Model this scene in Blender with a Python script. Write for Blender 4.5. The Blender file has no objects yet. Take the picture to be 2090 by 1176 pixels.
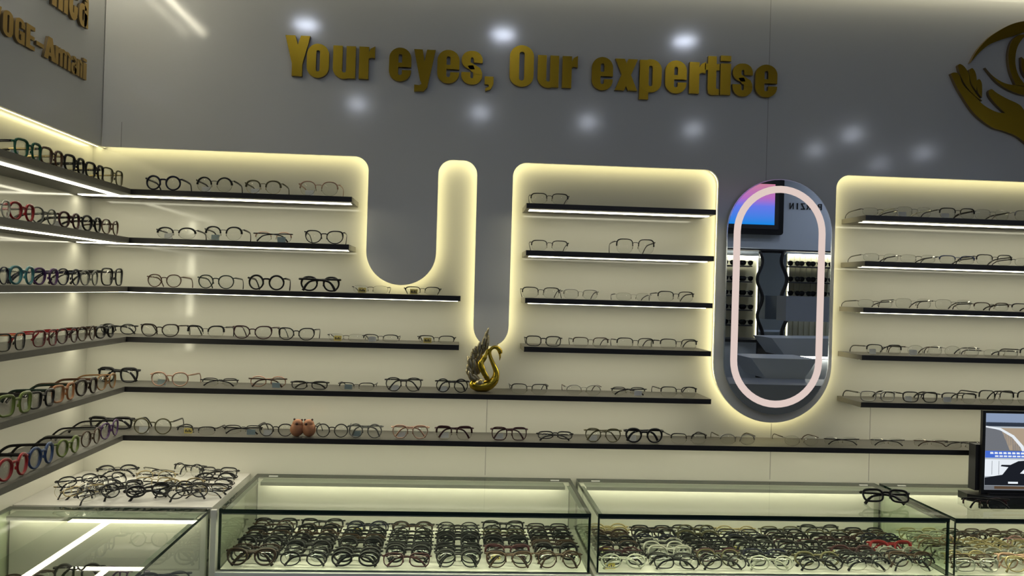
import bpy, math, random
from mathutils import Vector, Matrix
random.seed(7)
S = bpy.context.scene
COL = S.collection
PI = math.pi

# ------------------------------------------------------------------ camera
F = 1750.0
CAM_H = 1.55
yaw, pitch, roll = .063, .004, .029
_f = Vector((math.sin(yaw)*math.cos(pitch), math.cos(yaw)*math.cos(pitch), math.sin(pitch)))
_r0 = Vector((math.cos(yaw), -math.sin(yaw), 0))
_u0 = _r0.cross(_f)
_R = _r0*math.cos(roll) + _u0*math.sin(roll)
_U = _u0*math.cos(roll) - _r0*math.sin(roll)
cd = bpy.data.cameras.new('camera')
cam = bpy.data.objects.new('camera', cd); COL.objects.link(cam)
cd.sensor_width = 36; cd.lens = 36*F/2090; cd.clip_start = .02
M3 = Matrix((_R, _U, -_f)).transposed()
cam.matrix_world = Matrix.Translation((0, 0, CAM_H)) @ M3.to_4x4()
S.camera = cam
# ------------------------------------------------------------------ view, world
S.view_settings.view_transform = 'Standard'
S.view_settings.look = 'None'
S.view_settings.gamma = 1
S.view_settings.use_curve_mapping = False
S.view_settings.exposure = 0.0
S.cycles.transparent_max_bounces = 32
w = bpy.data.worlds.new('world'); S.world = w; w.use_nodes = True
w.node_tree.nodes['Background'].inputs[0].default_value = (.5, .55, .62, 1)
w.node_tree.nodes['Background'].inputs[1].default_value = .1
# light levels (all lamps are modelled strips and discs)
E_SHELF = 9.2      # strips under the display shelves
E_PANEL = 7.5       # warm strip behind the wall panels
E_COVE = 5.0       # strip under the bulkhead
E_CASE = 14.5       # strips inside glass cases
E_SPOT = 95.0       # ceiling downlights
E_TUBE = 14.0

def at(px, py, Y):
    """point of the plane Y seen at a pixel of the 2090x1176 photograph"""
    d = _R*(px-1045) - _U*(py-588) + _f*F
    t = Y/d.y
    return d.x*t, CAM_H + d.z*t
def atX(px, py, X):
    d = _R*(px-1045) - _U*(py-588) + _f*F
    t = X/d.x
    return d.y*t, CAM_H + d.z*t
def atZ(px, py, Z):
    d = _R*(px-1045) - _U*(py-588) + _f*F
    t = (Z-CAM_H)/d.z
    return d.x*t, d.y*t

# ------------------------------------------------------------------ materials
def mat(name, col, rough=.5, metal=0., spec=.5, emit=0., ecol=None, noise=0., nscale=20., bump=0., stretch=None):
    m = bpy.data.materials.new(name); m.use_nodes = True
    nt = m.node_tree; b = nt.nodes['Principled BSDF']
    b.inputs['Base Color'].default_value = (*col, 1)
    b.inputs['Roughness'].default_value = rough
    b.inputs['Metallic'].default_value = metal
    b.inputs['Specular IOR Level'].default_value = spec
    if emit:
        b.inputs['Emission Color'].default_value = (*(ecol or col), 1)
        b.inputs['Emission Strength'].default_value = emit
    if noise or bump:
        tc = nt.nodes.new('ShaderNodeTexCoord'); mp = nt.nodes.new('ShaderNodeMapping')
        nz = nt.nodes.new('ShaderNodeTexNoise'); nz.inputs['Scale'].default_value = nscale
        nz.inputs['Detail'].default_value = 4
        if stretch: mp.inputs['Scale'].default_value = stretch
        nt.links.new(tc.outputs['Object'], mp.inputs[0]); nt.links.new(mp.outputs[0], nz.inputs['Vector'])
        if noise:
            mx = nt.nodes.new('ShaderNodeMix'); mx.data_type = 'RGBA'
            mx.inputs[6].default_value = (*[c*(1-noise) for c in col], 1)
            mx.inputs[7].default_value = (*[min(1, c*(1+noise)) for c in col], 1)
            nt.links.new(nz.outputs['Fac'], mx.inputs[0]); nt.links.new(mx.outputs[2], b.inputs['Base Color'])
        if bump:
            bp = nt.nodes.new('ShaderNodeBump'); bp.inputs['Strength'].default_value = bump
            bp.inputs['Distance'].default_value = .002
            nt.links.new(nz.outputs['Fac'], bp.inputs['Height']); nt.links.new(bp.outputs[0], b.inputs['Normal'])
    return m
def glass(name, tint, ior=1.5, rough=0.):
    m = bpy.data.materials.new(name); m.use_nodes = True; nt = m.node_tree; nt.nodes.clear()
    o = nt.nodes.new('ShaderNodeOutputMaterial'); t = nt.nodes.new('ShaderNodeBsdfTransparent')
    g = nt.nodes.new('ShaderNodeBsdfGlossy'); x = nt.nodes.new('ShaderNodeMixShader'); fr = nt.nodes.new('ShaderNodeFresnel')
    t.inputs[0].default_value = (*tint, 1); g.inputs['Roughness'].default_value = rough
    fr.inputs['IOR'].default_value = ior
    geo = nt.nodes.new('ShaderNodeNewGeometry')
    ml = nt.nodes.new('ShaderNodeMath'); ml.operation = 'SUBTRACT'; ml.inputs[0].default_value = 1
    m2 = nt.nodes.new('ShaderNodeMath'); m2.operation = 'MULTIPLY'
    nt.links.new(geo.outputs['Backfacing'], ml.inputs[1])
    nt.links.new(fr.outputs[0], m2.inputs[0]); nt.links.new(ml.outputs[0], m2.inputs[1])
    nt.links.new(m2.outputs[0], x.inputs[0]); nt.links.new(t.outputs[0], x.inputs[1]); nt.links.new(g.outputs[0], x.inputs[2])
    nt.links.new(x.outputs[0], o.inputs[0]); return m
def emis(name, col, strength):
    m = bpy.data.materials.new(name); m.use_nodes = True; nt = m.node_tree; nt.nodes.clear()
    o = nt.nodes.new('ShaderNodeOutputMaterial'); e = nt.nodes.new('ShaderNodeEmission')
    e.inputs[0].default_value = (*col, 1); e.inputs[1].default_value = strength
    nt.links.new(e.outputs[0], o.inputs[0]); return m

WALL = mat('recess_laminate', (.56, .55, .475), .08, spec=.5, noise=.015, nscale=2)
PANEL = mat('panel_lacquer', (.56, .56, .55), .10, spec=.5, noise=.015, nscale=1.5)
ROOMW = mat('room_wall_paint', (.60, .66, .74), .5, noise=.02, nscale=3)
CEIL = mat('ceiling_paint', (.35, .36, .38), .7, noise=.02, nscale=3)
FLOOR = mat('floor_tile', (.20, .21, .23), .35, noise=.15, nscale=4)
SHELF = mat('dark_shelf_laminate', (.095, .088, .075), .45, noise=.12, nscale=6, stretch=(1, 8, 8))
EDGE = mat('shaded_shelf_edge', (.016, .014, .014), .35)  # back shelf fronts in dim light, shade put into the colour
WHITE = mat('white_laminate', (.62, .60, .56), .35, noise=.015, nscale=3)
SEAM = mat('dark_board_seam', (.22, .215, .20), .6)  # dark line along the board joints
LED = emis('white_led', (1, .95, .72), E_SHELF)
LEDP = emis('warm_led', (1, .90, .50), E_PANEL)
LEDC = emis('cove_led', (1, .93, .66), E_COVE)
LEDFILL = emis('added_case_fill', (1, .97, .70), 90)  # added fill light for the case floors
LEDL = emis('left_cove_led', (1, .93, .70), 26)
LEDK = emis('case_led', (1, .96, .68), E_CASE)
SPOT = emis('downlight_glow', (.76, .83, 1), E_SPOT*.65)
SPOT2 = emis('downlight_glow_dim', (.80, .86, 1), E_SPOT*.75)
TUBE = emis('tube_glow', (1, .95, .68), E_TUBE)
RINGM = emis('frosted_pink_light', (1, .80, .73), .74)
GLASS = glass('clear_glass', (.93, .965, .915))
LENS = glass('clear_lens', (.965, .97, .965))
LENSD = glass('dark_lens', (.08, .08, .09))
GEDGE = mat('dark_green_glass_edge', (.006, .02, .014), .1)
REFLBAND = mat('pane_reflection_band', (.14, .16, .13), .3)  # painted reflection of the side panes below the top glass
GEDGE2 = mat('pale_green_glass_edge', (.16, .22, .18), .12)
GOLD = mat('polished_gold_letter', (.30, .19, .015), .26, metal=1)
GOLDL = mat('brushed_gold_letter', (.42, .27, .06), .35, metal=1)
GSIDE = mat('letter_side', (.16, .11, .05), .5)
CHROME = mat('bevelled_mirror_rim', (.75, .78, .8), .12, metal=1)
MIRROR = mat('mirror_silver', (.82, .85, .88), .0, metal=1)
BLACK = mat('black_plastic', (.010, .010, .011), .3)
BLACKM = mat('matt_black', (.02, .02, .022), .6)
GREYM = mat('grey_metal', (.30, .31, .32), .35, metal=.7)
PROF = mat('pale_aluminium_profile', (.30, .31, .27), .4)
CLIP = mat('white_clip', (.75, .75, .72), .3)
TAGW = mat('white_tag_paper', (.75, .75, .72), .4)
TAGY = mat('yellow_tag_paper', (.78, .62, .16), .4)
TAGT = mat('teal_tag_paper', (.26, .34, .35), .4)
TAGK = mat('tag_print', (.03, .03, .03), .5)
_fc = {}
FCOL = {
 'black': ((.006, .0055, .006), .30, 0), 'navy': ((.008, .009, .026), .28, 0), 'dark brown': ((.022, .011, .007), .28, 0),
 'tortoiseshell': ((.075, .032, .014), .28, 0), 'dark green': ((.008, .018, .013), .28, 0), 'green': ((.008, .085, .045), .3, 0),
 'lime green': ((.11, .15, .03), .3, 0), 'red': ((.26, .014, .018), .3, 0), 'dark red': ((.10, .010, .013), .3, 0),
 'blue': ((.025, .05, .13), .3, 0), 'teal': ((.045, .17, .19), .3, 0), 'purple': ((.07, .025, .11), .3, 0),
 'orange': ((.30, .125, .05), .3, 0), 'amber': ((.28, .15, .06), .3, 0), 'grey': ((.14, .14, .125), .35, .2),
 'gold': ((.36, .29, .15), .3, .7), 'rose gold': ((.42, .26, .19), .3, .6), 'silver': ((.38, .37, .33), .3, .7),
 'gunmetal': ((.035, .034, .032), .32, .5), 'olive': ((.10, .09, .045), .3, .3), 'pink': ((.42, .22, .22), .35, .1),
 'clear': ((.45, .45, .38), .2, .1), 'brown': ((.055, .030, .017), .3, .1), 'wine': ((.040, .009, .012), .3, 0)}
def fmat(n):
    if n not in _fc:
        c, r, m = FCOL[n]
        if n == 'tortoiseshell': _fc[n] = mat('frame_tortoiseshell', c, r, m, noise=.8, nscale=90)
        else: _fc[n] = mat('frame_'+n.replace(' ', '_'), c, r, m, spec=.3)
    return _fc[n]

# ------------------------------------------------------------------ mesh builder
class MB:
    def __init__(s): s.v = []; s.f = []; s.m = []; s.sm = []
    def face(s, idx, mi=0, smooth=False): s.f.append(tuple(idx)); s.m.append(mi); s.sm.append(smooth)
    def box(s, x0, x1, y0, y1, z0, z1, mi=0, mf=None):
        """mf: dict side->mat index; sides x- x+ y- y+ z- z+"""
        b = len(s.v); mf = mf or {}
        s.v += [(x0,y0,z0),(x1,y0,z0),(x1,y1,z0),(x0,y1,z0),(x0,y0,z1),(x1,y0,z1),(x1,y1,z1),(x0,y1,z1)]
        for k, q in (('z-',(0,3,2,1)),('z+',(4,5,6,7)),('y-',(0,1,5,4)),('x+',(1,2,6,5)),('y+',(2,3,7,6)),('x-',(3,0,4,7))):
            s.face([b+i for i in q], mf.get(k, mi))
    def poly(s, pts, a, b, mi=0, ms=None, axis='Y'):
        """prism: 2-D outline pts (counter-clockwise seen from -Y) between depths a (front) and b"""
        from mathutils.geometry import tessellate_polygon
        area = sum(pts[i][0]*pts[(i+1)%len(pts)][1]-pts[(i+1)%len(pts)][0]*pts[i][1] for i in range(len(pts)))
        if area < 0: pts = pts[::-1]
        ms = mi if ms is None else ms
        n = len(pts); o = len(s.v)
        def P(p, d):
            if axis == 'Y': return (p[0], d, p[1])
            if axis == 'X': return (d, p[0], p[1])
            return (p[0], p[1], d)
        s.v += [P(p, a) for p in pts] + [P(p, b) for p in pts]
        tris = tessellate_polygon([[Vector((p[0], p[1], 0)) for p in pts]])
        for t in tris:
            A = (pts[t[1]][0]-pts[t[0]][0])*(pts[t[2]][1]-pts[t[0]][1])-(pts[t[2]][0]-pts[t[0]][0])*(pts[t[1]][1]-pts[t[0]][1])
            if A < 0: t = t[::-1]
            s.face([o+i for i in t], mi); s.face([o+n+i for i in t[::-1]], mi)
        for i in range(n):
            j = (i+1) % n
            s.face((o+j, o+i, o+n+i, o+n+j), ms)
    def tube(s, pts, r, sides=6, closed=False, mi=0, sq=(1, 1), up=(0, 1, 0), cap=True):
        """sweep; sq=(width scale, depth scale) relative to up axis"""
        n = len(pts); P = [Vector(p) for p in pts]; rr = r if isinstance(r, (list, tuple)) else [r]*n
        o = len(s.v); up = Vector(up)
        for i in range(n):
            if closed: t = P[(i+1)%n]-P[i-1]
            else: t = P[min(i+1, n-1)]-P[max(i-1, 0)]
            if t.length < 1e-9: t = Vector((1, 0, 0))
            t.normalize()
            a = t.cross(up)
            if a.length < 1e-3: a = t.cross(Vector((0, 0, 1)))
            if a.length < 1e-3: a = t.cross(Vector((1, 0, 0)))
            a.normalize(); b = a.cross(t).normalized()
            for k in range(sides):
                an = 2*PI*(k+.5)/sides
                s.v.append(tuple(P[i] + a*(math.cos(an)*rr[i]*sq[0]) + b*(math.sin(an)*rr[i]*sq[1])))
        m = n if closed else n-1
        for i in range(m):
            j = (i+1) % n
            for k in range(sides):
                l = (k+1) % sides
                s.face((o+i*sides+k, o+i*sides+l, o+j*sides+l, o+j*sides+k), mi, True)
        if not closed and cap:
            s.face([o+k for k in range(sides)][::-1], mi); s.face([o+(n-1)*sides+k for k in range(sides)], mi)
    def ball(s, c, rx, ry, rz, mi=0, nu=16, nv=10, rot=None):
        o = len(s.v); c = Vector(c)
        for j in range(nv+1):
            th = PI*j/nv
            for i in range(nu):
                ph = 2*PI*i/nu
                p = Vector((rx*math.sin(th)*math.cos(ph), ry*math.sin(th)*math.sin(ph), rz*math.cos(th)))
                if rot: p = rot @ p
                s.v.append(tuple(c+p))
        for j in range(nv):
            for i in range(nu):
                k = (i+1) % nu
                s.face((o+j*nu+i, o+(j+1)*nu+i, o+(j+1)*nu+k, o+j*nu+k), mi, True)
    def mesh(s, name, mats):
        me = bpy.data.meshes.new(name); me.from_pydata(s.v, [], s.f)
        for m in mats: me.materials.append(m)
        me.polygons.foreach_set('material_index', s.m); me.polygons.foreach_set('use_smooth', s.sm)
        me.update(); return me
    def obj(s, name, mats, parent=None):
        return link(name, s.mesh(name, mats if isinstance(mats, (list, tuple)) else [mats]), parent)
def link(name, data, parent=None):
    o = bpy.data.objects.new(name, data); COL.objects.link(o)
    if parent is not None: o.parent = parent
    return o
def tag(o, label, cat, group=None):
    o['label'] = label; o['category'] = cat
    if group: o['group'] = group
    return o
def struct(o): o['kind'] = 'structure'; return o
def thing(name, label, cat, loc=(0, 0, 0), rz=0, group=None, rx=0, ry=0):
    o = link(name, None); o.location = loc; o.rotation_euler = (rx, ry, rz); o.empty_display_size = .05
    return tag(o, label, cat, group)

# ------------------------------------------------------------------ key dimensions
WX, WY = -1.184, 2.837          # left wall, back wall (recess faces)
PY, PX = 2.795, -1.142          # front faces of the proud panels
SY, SX = 2.664, -0.997          # front edges of back / left shelves
LEND = 1.89                     # near end of the left display
ZS = [1.827, 1.680, 1.531, 1.379, 1.228, 1.081]
TH = .016
ZP = 1.972                      # lower edge of the upper panels
ZC = .934                       # counter top
ZB = 2.605                       # bulkhead underside
XR = 2.55                       # right end of the back display
def rot90(o): return o

# ------------------------------------------------------------------ structure
def sbox(name, x0, x1, y0, y1, z0, z1, m):
    b = MB(); b.box(x0, x1, y0, y1, z0, z1); return struct(b.obj(name, m))
sbox('wall_back', WX-.1, XR+.8, WY, WY+.1, 0, 3.0, WALL)
sbox('wall_left', WX-.1, WX, LEND-.02, WY, 0, 3.0, WALL)
sbox('floor', -3.6, 4.8, -3.4, WY+.1, -.1, 0, FLOOR)
sbox('ceiling', -3.6, 4.8, -3.4, WY+.1, 2.95, 3.05, CEIL)
sbox('wall_rear', -3.6, 4.8, -3.4, -3.2, 0, 2.95, ROOMW)
sbox('wall_right', 4.7, 4.8, -3.2, WY, 0, 2.95, ROOMW)
sbox('wall_far_left', -3.6, -3.5, -3.2, WY+.1, 0, 2.95, ROOMW)
# bulkhead above both displays
sbox('trim_1', WX, XR+.8, 2.50, WY, ZB, 2.95, CEIL)
sbox('trim_2', WX, -.90, LEND-.02, 2.50, ZB, 2.95, CEIL)

def arc(cx, cz, rx, rz, a0, a1, n=10):
    return [(cx+rx*math.cos(math.radians(a0+(a1-a0)*i/n)), cz+rz*math.sin(math.radians(a0+(a1-a0)*i/n))) for i in range(n+1)]
# outline of the proud back panel, left to right along its lower edge
path = [(PX+.002, ZP)]
path += arc(-.345, ZP-.046, .046, .046, 90, 0)
path += arc(-.1865, 1.668, .1125, .108, 180, 360, 24)
path += arc(-.028, ZP-.046, .046, .046, 180, 90)
path += arc(.006, ZP-.046, .046, .046, 90, 0)
path += arc(.1115, 1.435, .0575, .066, 180, 360, 16)
path += arc(.215, ZP-.046, .046, .046, 180, 90)
path += arc(.807, ZP-.046, .046, .046, 90, 0)
path += arc(1.0535, 1.335, .2005, .197, 180, 360, 32)
path += arc(1.300, ZP-.046, .046, .046, 180, 90)
path += [(XR+.8, ZP)]
b = MB(); b.poly(path + [(XR+.8, ZB), (PX+.002, ZB)], PY, PY+.010)
back_panel = struct(b.obj('trim_3', PANEL))
b = MB(); b.poly([(LEND-.02, ZP), (WY, ZP), (WY, ZB), (LEND-.02, ZB)][::1], PX, PX-.010, axis='X')
left_panel = struct(b.obj('trim_4', PANEL))
# LED ribbon behind the panel edge
def offset(pts, d):
    out = []
    for i, p in enumerate(pts):
        a = Vector(pts[max(i-1, 0)]); c = Vector(pts[min(i+1, len(pts)-1)]); t = (c-a)
        t = t.normalized() if t.length > 1e-9 else Vector((1, 0)); n = Vector((-t.y, t.x))
        out.append((p[0]+n.x*d, p[1]+n.y*d))
    return out
def ribbon(pts, y0, y1, d=.005, th=.002):
    b = MB(); a = offset(pts, d); c = offset(pts, d+th)
    n = len(a)
    for i in range(n):
        b.v += [(a[i][0], y0, a[i][1]), (a[i][0], y1, a[i][1]), (c[i][0], y1, c[i][1]), (c[i][0], y0, c[i][1])]
    for i in range(n-1):
        o = 4*i
        for k in range(4): b.face((o+k, o+(k+1) % 4, o+4+(k+1) % 4, o+4+k))
    return b
rb = ribbon(path, PY+.012, PY+.030); rb.obj('led_strip', LEDP, back_panel)
b = MB(); b.box(PX-.030, PX-.012, LEND, WY-.005, ZP+.005, ZP+.007); b.obj('led_strip', LEDP, left_panel)
# stand-off battens that carry the panels
b = MB(); b.box(PX+.01, XR+.8, PY+.010, WY, ZP+.12, ZP+.16); b.box(PX+.01, XR+.8, PY+.010, WY, ZB-.05, ZB); b.obj('batten', WHITE, back_panel)
b = MB(); b.box(WX, PX-.010, LEND-.02, WY, ZP+.12, ZP+.16); b.box(WX, PX-.010, LEND-.02, WY, ZB-.05, ZB); b.obj('batten', WHITE, left_panel)
# cove strips
b = MB(); b.box(PX+.05, XR+.7, 2.752, 2.772, ZB-.008, ZB); struct(b.obj('trim_5', LEDC))
b = MB(); b.box(-1.115, -1.095, LEND, 2.74, ZB-.008, ZB); struct(b.obj('trim_6', LEDL))
# board joints
for i, (px, z0, z1, yy, y2) in enumerate(((992, .94, 1.21, WY, 900), (1572, .94, 1.13, WY, 950), (1776, .94, 1.2, WY, 860))):
    x = at(px, y2, yy)[0]; b = MB(); b.box(x-.0008, x+.0008, yy-.0006, yy+.001, z0, z1); struct(b.obj('trim_%d' % (7+i), SEAM))
for i, (px, z0, z1, y2) in enumerate(((248, ZP, ZP+.08, 270), (1568, 1.94, ZB, 200))):
    x = at(px, y2, PY)[0]; b = MB(); b.box(x-.0007, x+.0007, PY-.0005, PY+.001, z0, z1); struct(b.obj('trim_%d' % (10+i), SEAM))

# ------------------------------------------------------------------ shelves
def xat(px, k, Y=SY): return at(px, CAM_H and 588, Y)[0]
def shelf_x(px, k):
    py = {0: 410, 1: 510, 2: 605, 3: 700, 4: 800, 5: 905}[k]
    return at(px, py, SY)[0]
ORD = ['top', 'second', 'third', 'fourth', 'fifth', 'lowest']
def shelf(x0, x1, k, label, group):
    t = thing('display_shelf', label, 'shelf', (x0, WY, ZS[k]), group=group)
    b = MB(); b.box(0, x1-x0, SY-WY+.0015, 0, -TH, 0); b.obj('board', SHELF, t)
    b = MB(); b.box(0, x1-x0, SY-WY, SY-WY+.0015, -TH, 0); b.obj('edge_band', EDGE, t)  # front band coloured darker for the dim light on it
    b = MB(); b.box(.012, x1-x0-.008, SY-WY+.045, SY-WY+.077, -TH-.0020, -TH, 1, {'z-': 0, 'y-': 0, 'y+': 0}); b.obj('led_strip', [LED, GREYM], t)
A_END = [718, 712, 940, 937, 1452, None]
for k in range(6):
    x1 = shelf_x(A_END[k], k) if A_END[k] else XR
    ext = ['short dark shelf ending left of the broad rounded panel', 'short dark shelf ending left of the broad rounded panel',
           'dark shelf ending under the broad rounded panel', 'dark shelf ending left of the golden swan',
           'long dark shelf carrying the golden swan', 'longest dark shelf running behind the tabletop screen'][k]
    shelf(WX, x1, k, '%s, %s from the left corner' % (ext, ORD[k] if k < 5 else 'lowest'), 'back wall display shelves')
    # left wall shelf
    t = thing('display_shelf', 'dark shelf on the left wall, %s of the six there' % ORD[k], 'shelf', (WX, LEND, ZS[k]), group='left wall display shelves')
    L = SY-LEND-.0005; W = SX-WX
    b = MB(); b.box(0, W-.0015, 0, L, -TH, 0); b.obj('board', SHELF, t)
    b = MB(); b.box(W-.0015, W, 0, L, -TH, 0); b.obj('edge_band', SHELF, t)
    b = MB(); b.box(W-.069, W-.047, .012, L+.042, -TH-.0020, -TH, 1, {'z-': 0, 'x+': 0, 'x-': 0}); b.obj('led_strip', [LED, GREYM], t)
BX = [(1075, 1462), (1074, 1458), (1072, 1455), (1070, 1452)]
for k, (a, c) in enumerate(BX):
    shelf(shelf_x(a, k), shelf_x(c, k), k, 'dark shelf in the middle bay left of the oval mirror, %s of four' % (ORD[k] if k < 3 else 'lowest'), 'middle bay shelves')
CX = [1768, 1766, 1763, 1760, 1758]
for k, a in enumerate(CX):
    shelf(shelf_x(a, k), XR, k, 'dark shelf in the right bay past the oval mirror, %s of five' % (ORD[k] if k < 4 else 'lowest'), 'right bay shelves')
# vertical light tube on the near end of the left wall
t = thing('light_tube', 'upright warm light tube on the near end of the left display', 'lamp', (-1.16, LEND-.03, CAM_H))
b = MB(); b.tube([(0, 0, -.34), (0, 0, .36)], .012, 10); b.obj('tube', TUBE, t)
b = MB(); b.box(-.024, -.013, -.012, .012, -.36, .38); b.obj('tube_shield', GREYM, t)  # added backing that blocks the tube's light toward the left wall

# ------------------------------------------------------------------ glyphs
def pill(x0, x1, z0, z1, r, n=8):
    r = min(r, (x1-x0)/2, (z1-z0)/2)
    P = []
    for cx, cz, a in ((x1-r, z1-r, 0), (x0+r, z1-r, 90), (x0+r, z0+r, 180), (x1-r, z0+r, 270)):
        P += arc(cx, cz, r, r, a, a+90, n)
    return P
def ringband(x0, x1, z0, z1, s, zcut=None, side=None, sv=None, r=.5):
    """rounded ring; list of quads approximated as polygons; zcut=(lo,hi) opens it on a side"""
    sv = sv or s*.72
    o = pill(x0, x1, z0, z1, r); i = pill(x0+s, x1-s, z0+sv, z1-sv, r)
    out = []; n = len(o)
    for k in range(n):
        j = (k+1) % n
        q = [o[k], o[j], i[j], i[k]]
        if zcut:
            mz = sum(p[1] for p in q)/4; mx = sum(p[0] for p in q)/4
            right = mx > (x0+x1)/2
            if side == 'R' and right or side == 'L' and not right:
                hi = max(p[1] for p in q); lo = min(p[1] for p in q)
                if hi > zcut[0] and lo < zcut[1]:
                    # long vertical side: clip
                    if hi-lo > .05:
                        if hi > zcut[1]: out.append([(a, max(c, zcut[1])) for a, c in q])
                        if lo < zcut[0]: out.append([(a, min(c, zcut[0])) for a, c in q])
                        continue
                    continue
        out.append(q)
    return out
H = .80
def R_(x0, x1, z0, z1): return [(x0, z0), (x1, z0), (x1, z1), (x0, z1)]
def glyph(c):
    s = .22
    if c == 'o': return .53, ringband(0, .53, -.02, H+.02, s)
    if c == 'O': return .56, ringband(0, .56, -.02, 1.02, s)
    if c == 'e': return .53, ringband(0, .53, -.02, H+.02, s, (.27, .34), 'R') + [R_(s*.8, .53-s*.4, .34, .45)]
    if c == 'c': return .52, ringband(0, .52, -.02, H+.02, s, (.32, .48), 'R')
    if c == 'a': return .52, ringband(0, .46, -.02, .50, s*.8, r=.2) + [R_(.52-s, .52, 0, .58)] + [q for q in ringband(0, .52, .30, H+.02, s) if sum(p[1] for p in q)/4 > .56]
    if c == 's': return .51, [q for q in ringband(0, .51, .36, H+.02, s) if not (sum(p[0] for p in q)/4 > .3 and sum(p[1] for p in q)/4 < .57)] + \
        [q for q in ringband(0, .51, -.02, .46, s) if not (sum(p[0] for p in q)/4 < .2 and sum(p[1] for p in q)/4 > .25)] + \
        [[(.02, .50), (.32, .28), (.51, .26), (.46, .40), (.18, .56), (0, .60)], R_(0, .21, .22, .29), R_(.30, .51, .53, .60)]
    if c == 'u': return .53, [R_(0, s, .2, H), R_(.53-s, .53, 0, H)] + [q for q in ringband(0, .53, -.02, .7, s) if sum(p[1] for p in q)/4 < .24]
    if c == 'n': return .53, [R_(0, s, 0, H), R_(.53-s, .53, 0, .6)] + [q for q in ringband(0, .53, .1, H+.02, s) if sum(p[1] for p in q)/4 > .56]
    if c == 'm': return .82, [R_(0, .2, 0, H), R_(.31, .51, 0, .6), R_(.62, .82, 0, .6)] + \
        [q for q in ringband(0, .51, .1, H+.02, .2) + ringband(.31, .82, .1, H+.02, .2) if sum(p[1] for p in q)/4 > .56]
    if c == 'r': return .36, [R_(0, s, 0, H), [(s-.02, .62), (.26, .76), (.36, H+.02), (.36, .52), (.28, .54), (s-.02, .50)]]
    if c == 'y': return .55, [[(0, H), (.22, H), (.34, .15), (.24, -.02), (.17, .04)], [(.33, H), (.55, H), (.40, .06), (.36, -.13), (.27, -.22), (.18, .03)], [(.03, -.25), (.03, -.08), (.16, -.09), (.40, .06), (.36, -.14), (.27, -.24)]]
    if c == 'x': return .55, [[(0, H), (.23, H), (.55, 0), (.32, 0)], [(.32, H), (.55, H), (.23, 0), (0, 0)]]
    if c == 'p': return .53, [R_(0, s, -.2, H)] + ringband(0, .53, -.02, H+.02, s)
    if c == 't': return .38, [R_(.08, .08+s, .12, .97), R_(0, .38, .62, .78)] + [[(.08, .16), (.30, .16), (.38, .13), (.38, -.01), (.18, -.02), (.10, .03)]]
    if c == 'i': return .22, [R_(0, s, 0, H), R_(0, s, .86, 1.0)]
    if c == ',': return .2, [[(0, 0), (0, .2), (.2, .2), (.2, .02), (.14, -.12), (.02, -.17), (.02, -.09), (.09, -.06), (.1, 0)]]
    if c == 'Y': return .58, [[(0, 1), (.23, 1), (.40, .40), (.17, .30)], [(.36, 1), (.58, 1), (.41, .30), (.18, .36)], R_(.17, .41, 0, .42)]
    if c == 'A': return .6, [[(0, 0), (.21, 0), (.36, 1), (.2, 1)], [(.39, 0), (.6, 0), (.41, 1), (.24, 1)], R_(.14, .46, .17, .33)]
    if c == 'V': return .58, [[(0, 1), (.21, 1), (.36, 0), (.2, 0)], [(.37, 1), (.58, 1), (.39, 0), (.22, 0)]]
    if c == 'G': return .56, ringband(0, .56, -.02, 1.02, .2, (.53, .66), 'R') + [R_(.28, .56, .38, .53), R_(.42, .56, 0, .5)]
    if c == 'E': return .44, [R_(0, .2, 0, 1), R_(.1, .44, 0, .17), R_(.1, .42, .42, .58), R_(.1, .44, .83, 1)]
    if c == '-': return .3, [R_(0, .3, .33, .50)]
    if c == 'P': return .55, [R_(0, .13, 0, 1)] + ringband(0, .55, .42, 1.0, .13, sv=.12, r=.25)
    if c == 'R': return .6, [R_(0, .13, 0, 1)] + ringband(0, .55, .42, 1.0, .13, sv=.12, r=.25) + [[(.28, .46), (.42, .46), (.6, 0), (.45, 0)]]
    if c == 'Z': return .55, [R_(0, .55, 0, .13), R_(0, .55, .87, 1), [(0, .1), (.16, .1), (.55, .9), (.39, .9)]]
    if c == 'I': return .13, [R_(0, .13, 0, 1)]
    if c == 'N': return .6, [R_(0, .13, 0, 1), R_(.47, .6, 0, 1), [(0, 1), (.14, 1), (.6, 0), (.46, 0)]]
    if c == 'S2': return .5, []
    return .3, []
def letter(c, x0, x1, zb, capz, a, bb, mats, parent, axis='Y', name='letter'):
    w_, ps = glyph(c); b = MB()
    for n, p in enumerate(ps):
        q = [(x0+(x1-x0)*u/w_, zb+capz*v) for u, v in p]
        e = (n % 7)*.00012 if len(ps) < 12 else (.0009+.0001*(len(ps)-n) if n > len(ps)-6 else 0)
        e = abs(e) if len(ps) < 12 or n > 2 else .0008-.0001*n
        b.poly(q, a+(e if a < bb else -e), bb, 0, 1, axis)
    return b.obj(name, mats, parent)
sg = thing('wall_lettering', 'large gold raised letters reading Your eyes, Our expertise on the grey panel', 'sign', (0, PY, 0))
TXT = [('Y',583,634),('o',628,673),('u',681,727),('r',734,766),('e',795,840),('y',845,889),('e',893,938),('s',942,985),(',',990,1008),
 ('O',1040,1089),('u',1097,1140),('r',1147,1178),('e',1207,1250),('x',1254,1300),('p',1304,1349),('e',1356,1400),('r',1405,1438),('t',1436,1466),('i',1468,1489),('s',1493,1534),('e',1539,1584)]
for c, a, bq in TXT:
    yy = 115 + (a-583)*.042
    letter(c, at(a, yy, PY)[0], at(bq, yy, PY)[0], 2.2195, .130, -.014, 0, [GOLD, GSIDE], sg)
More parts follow.
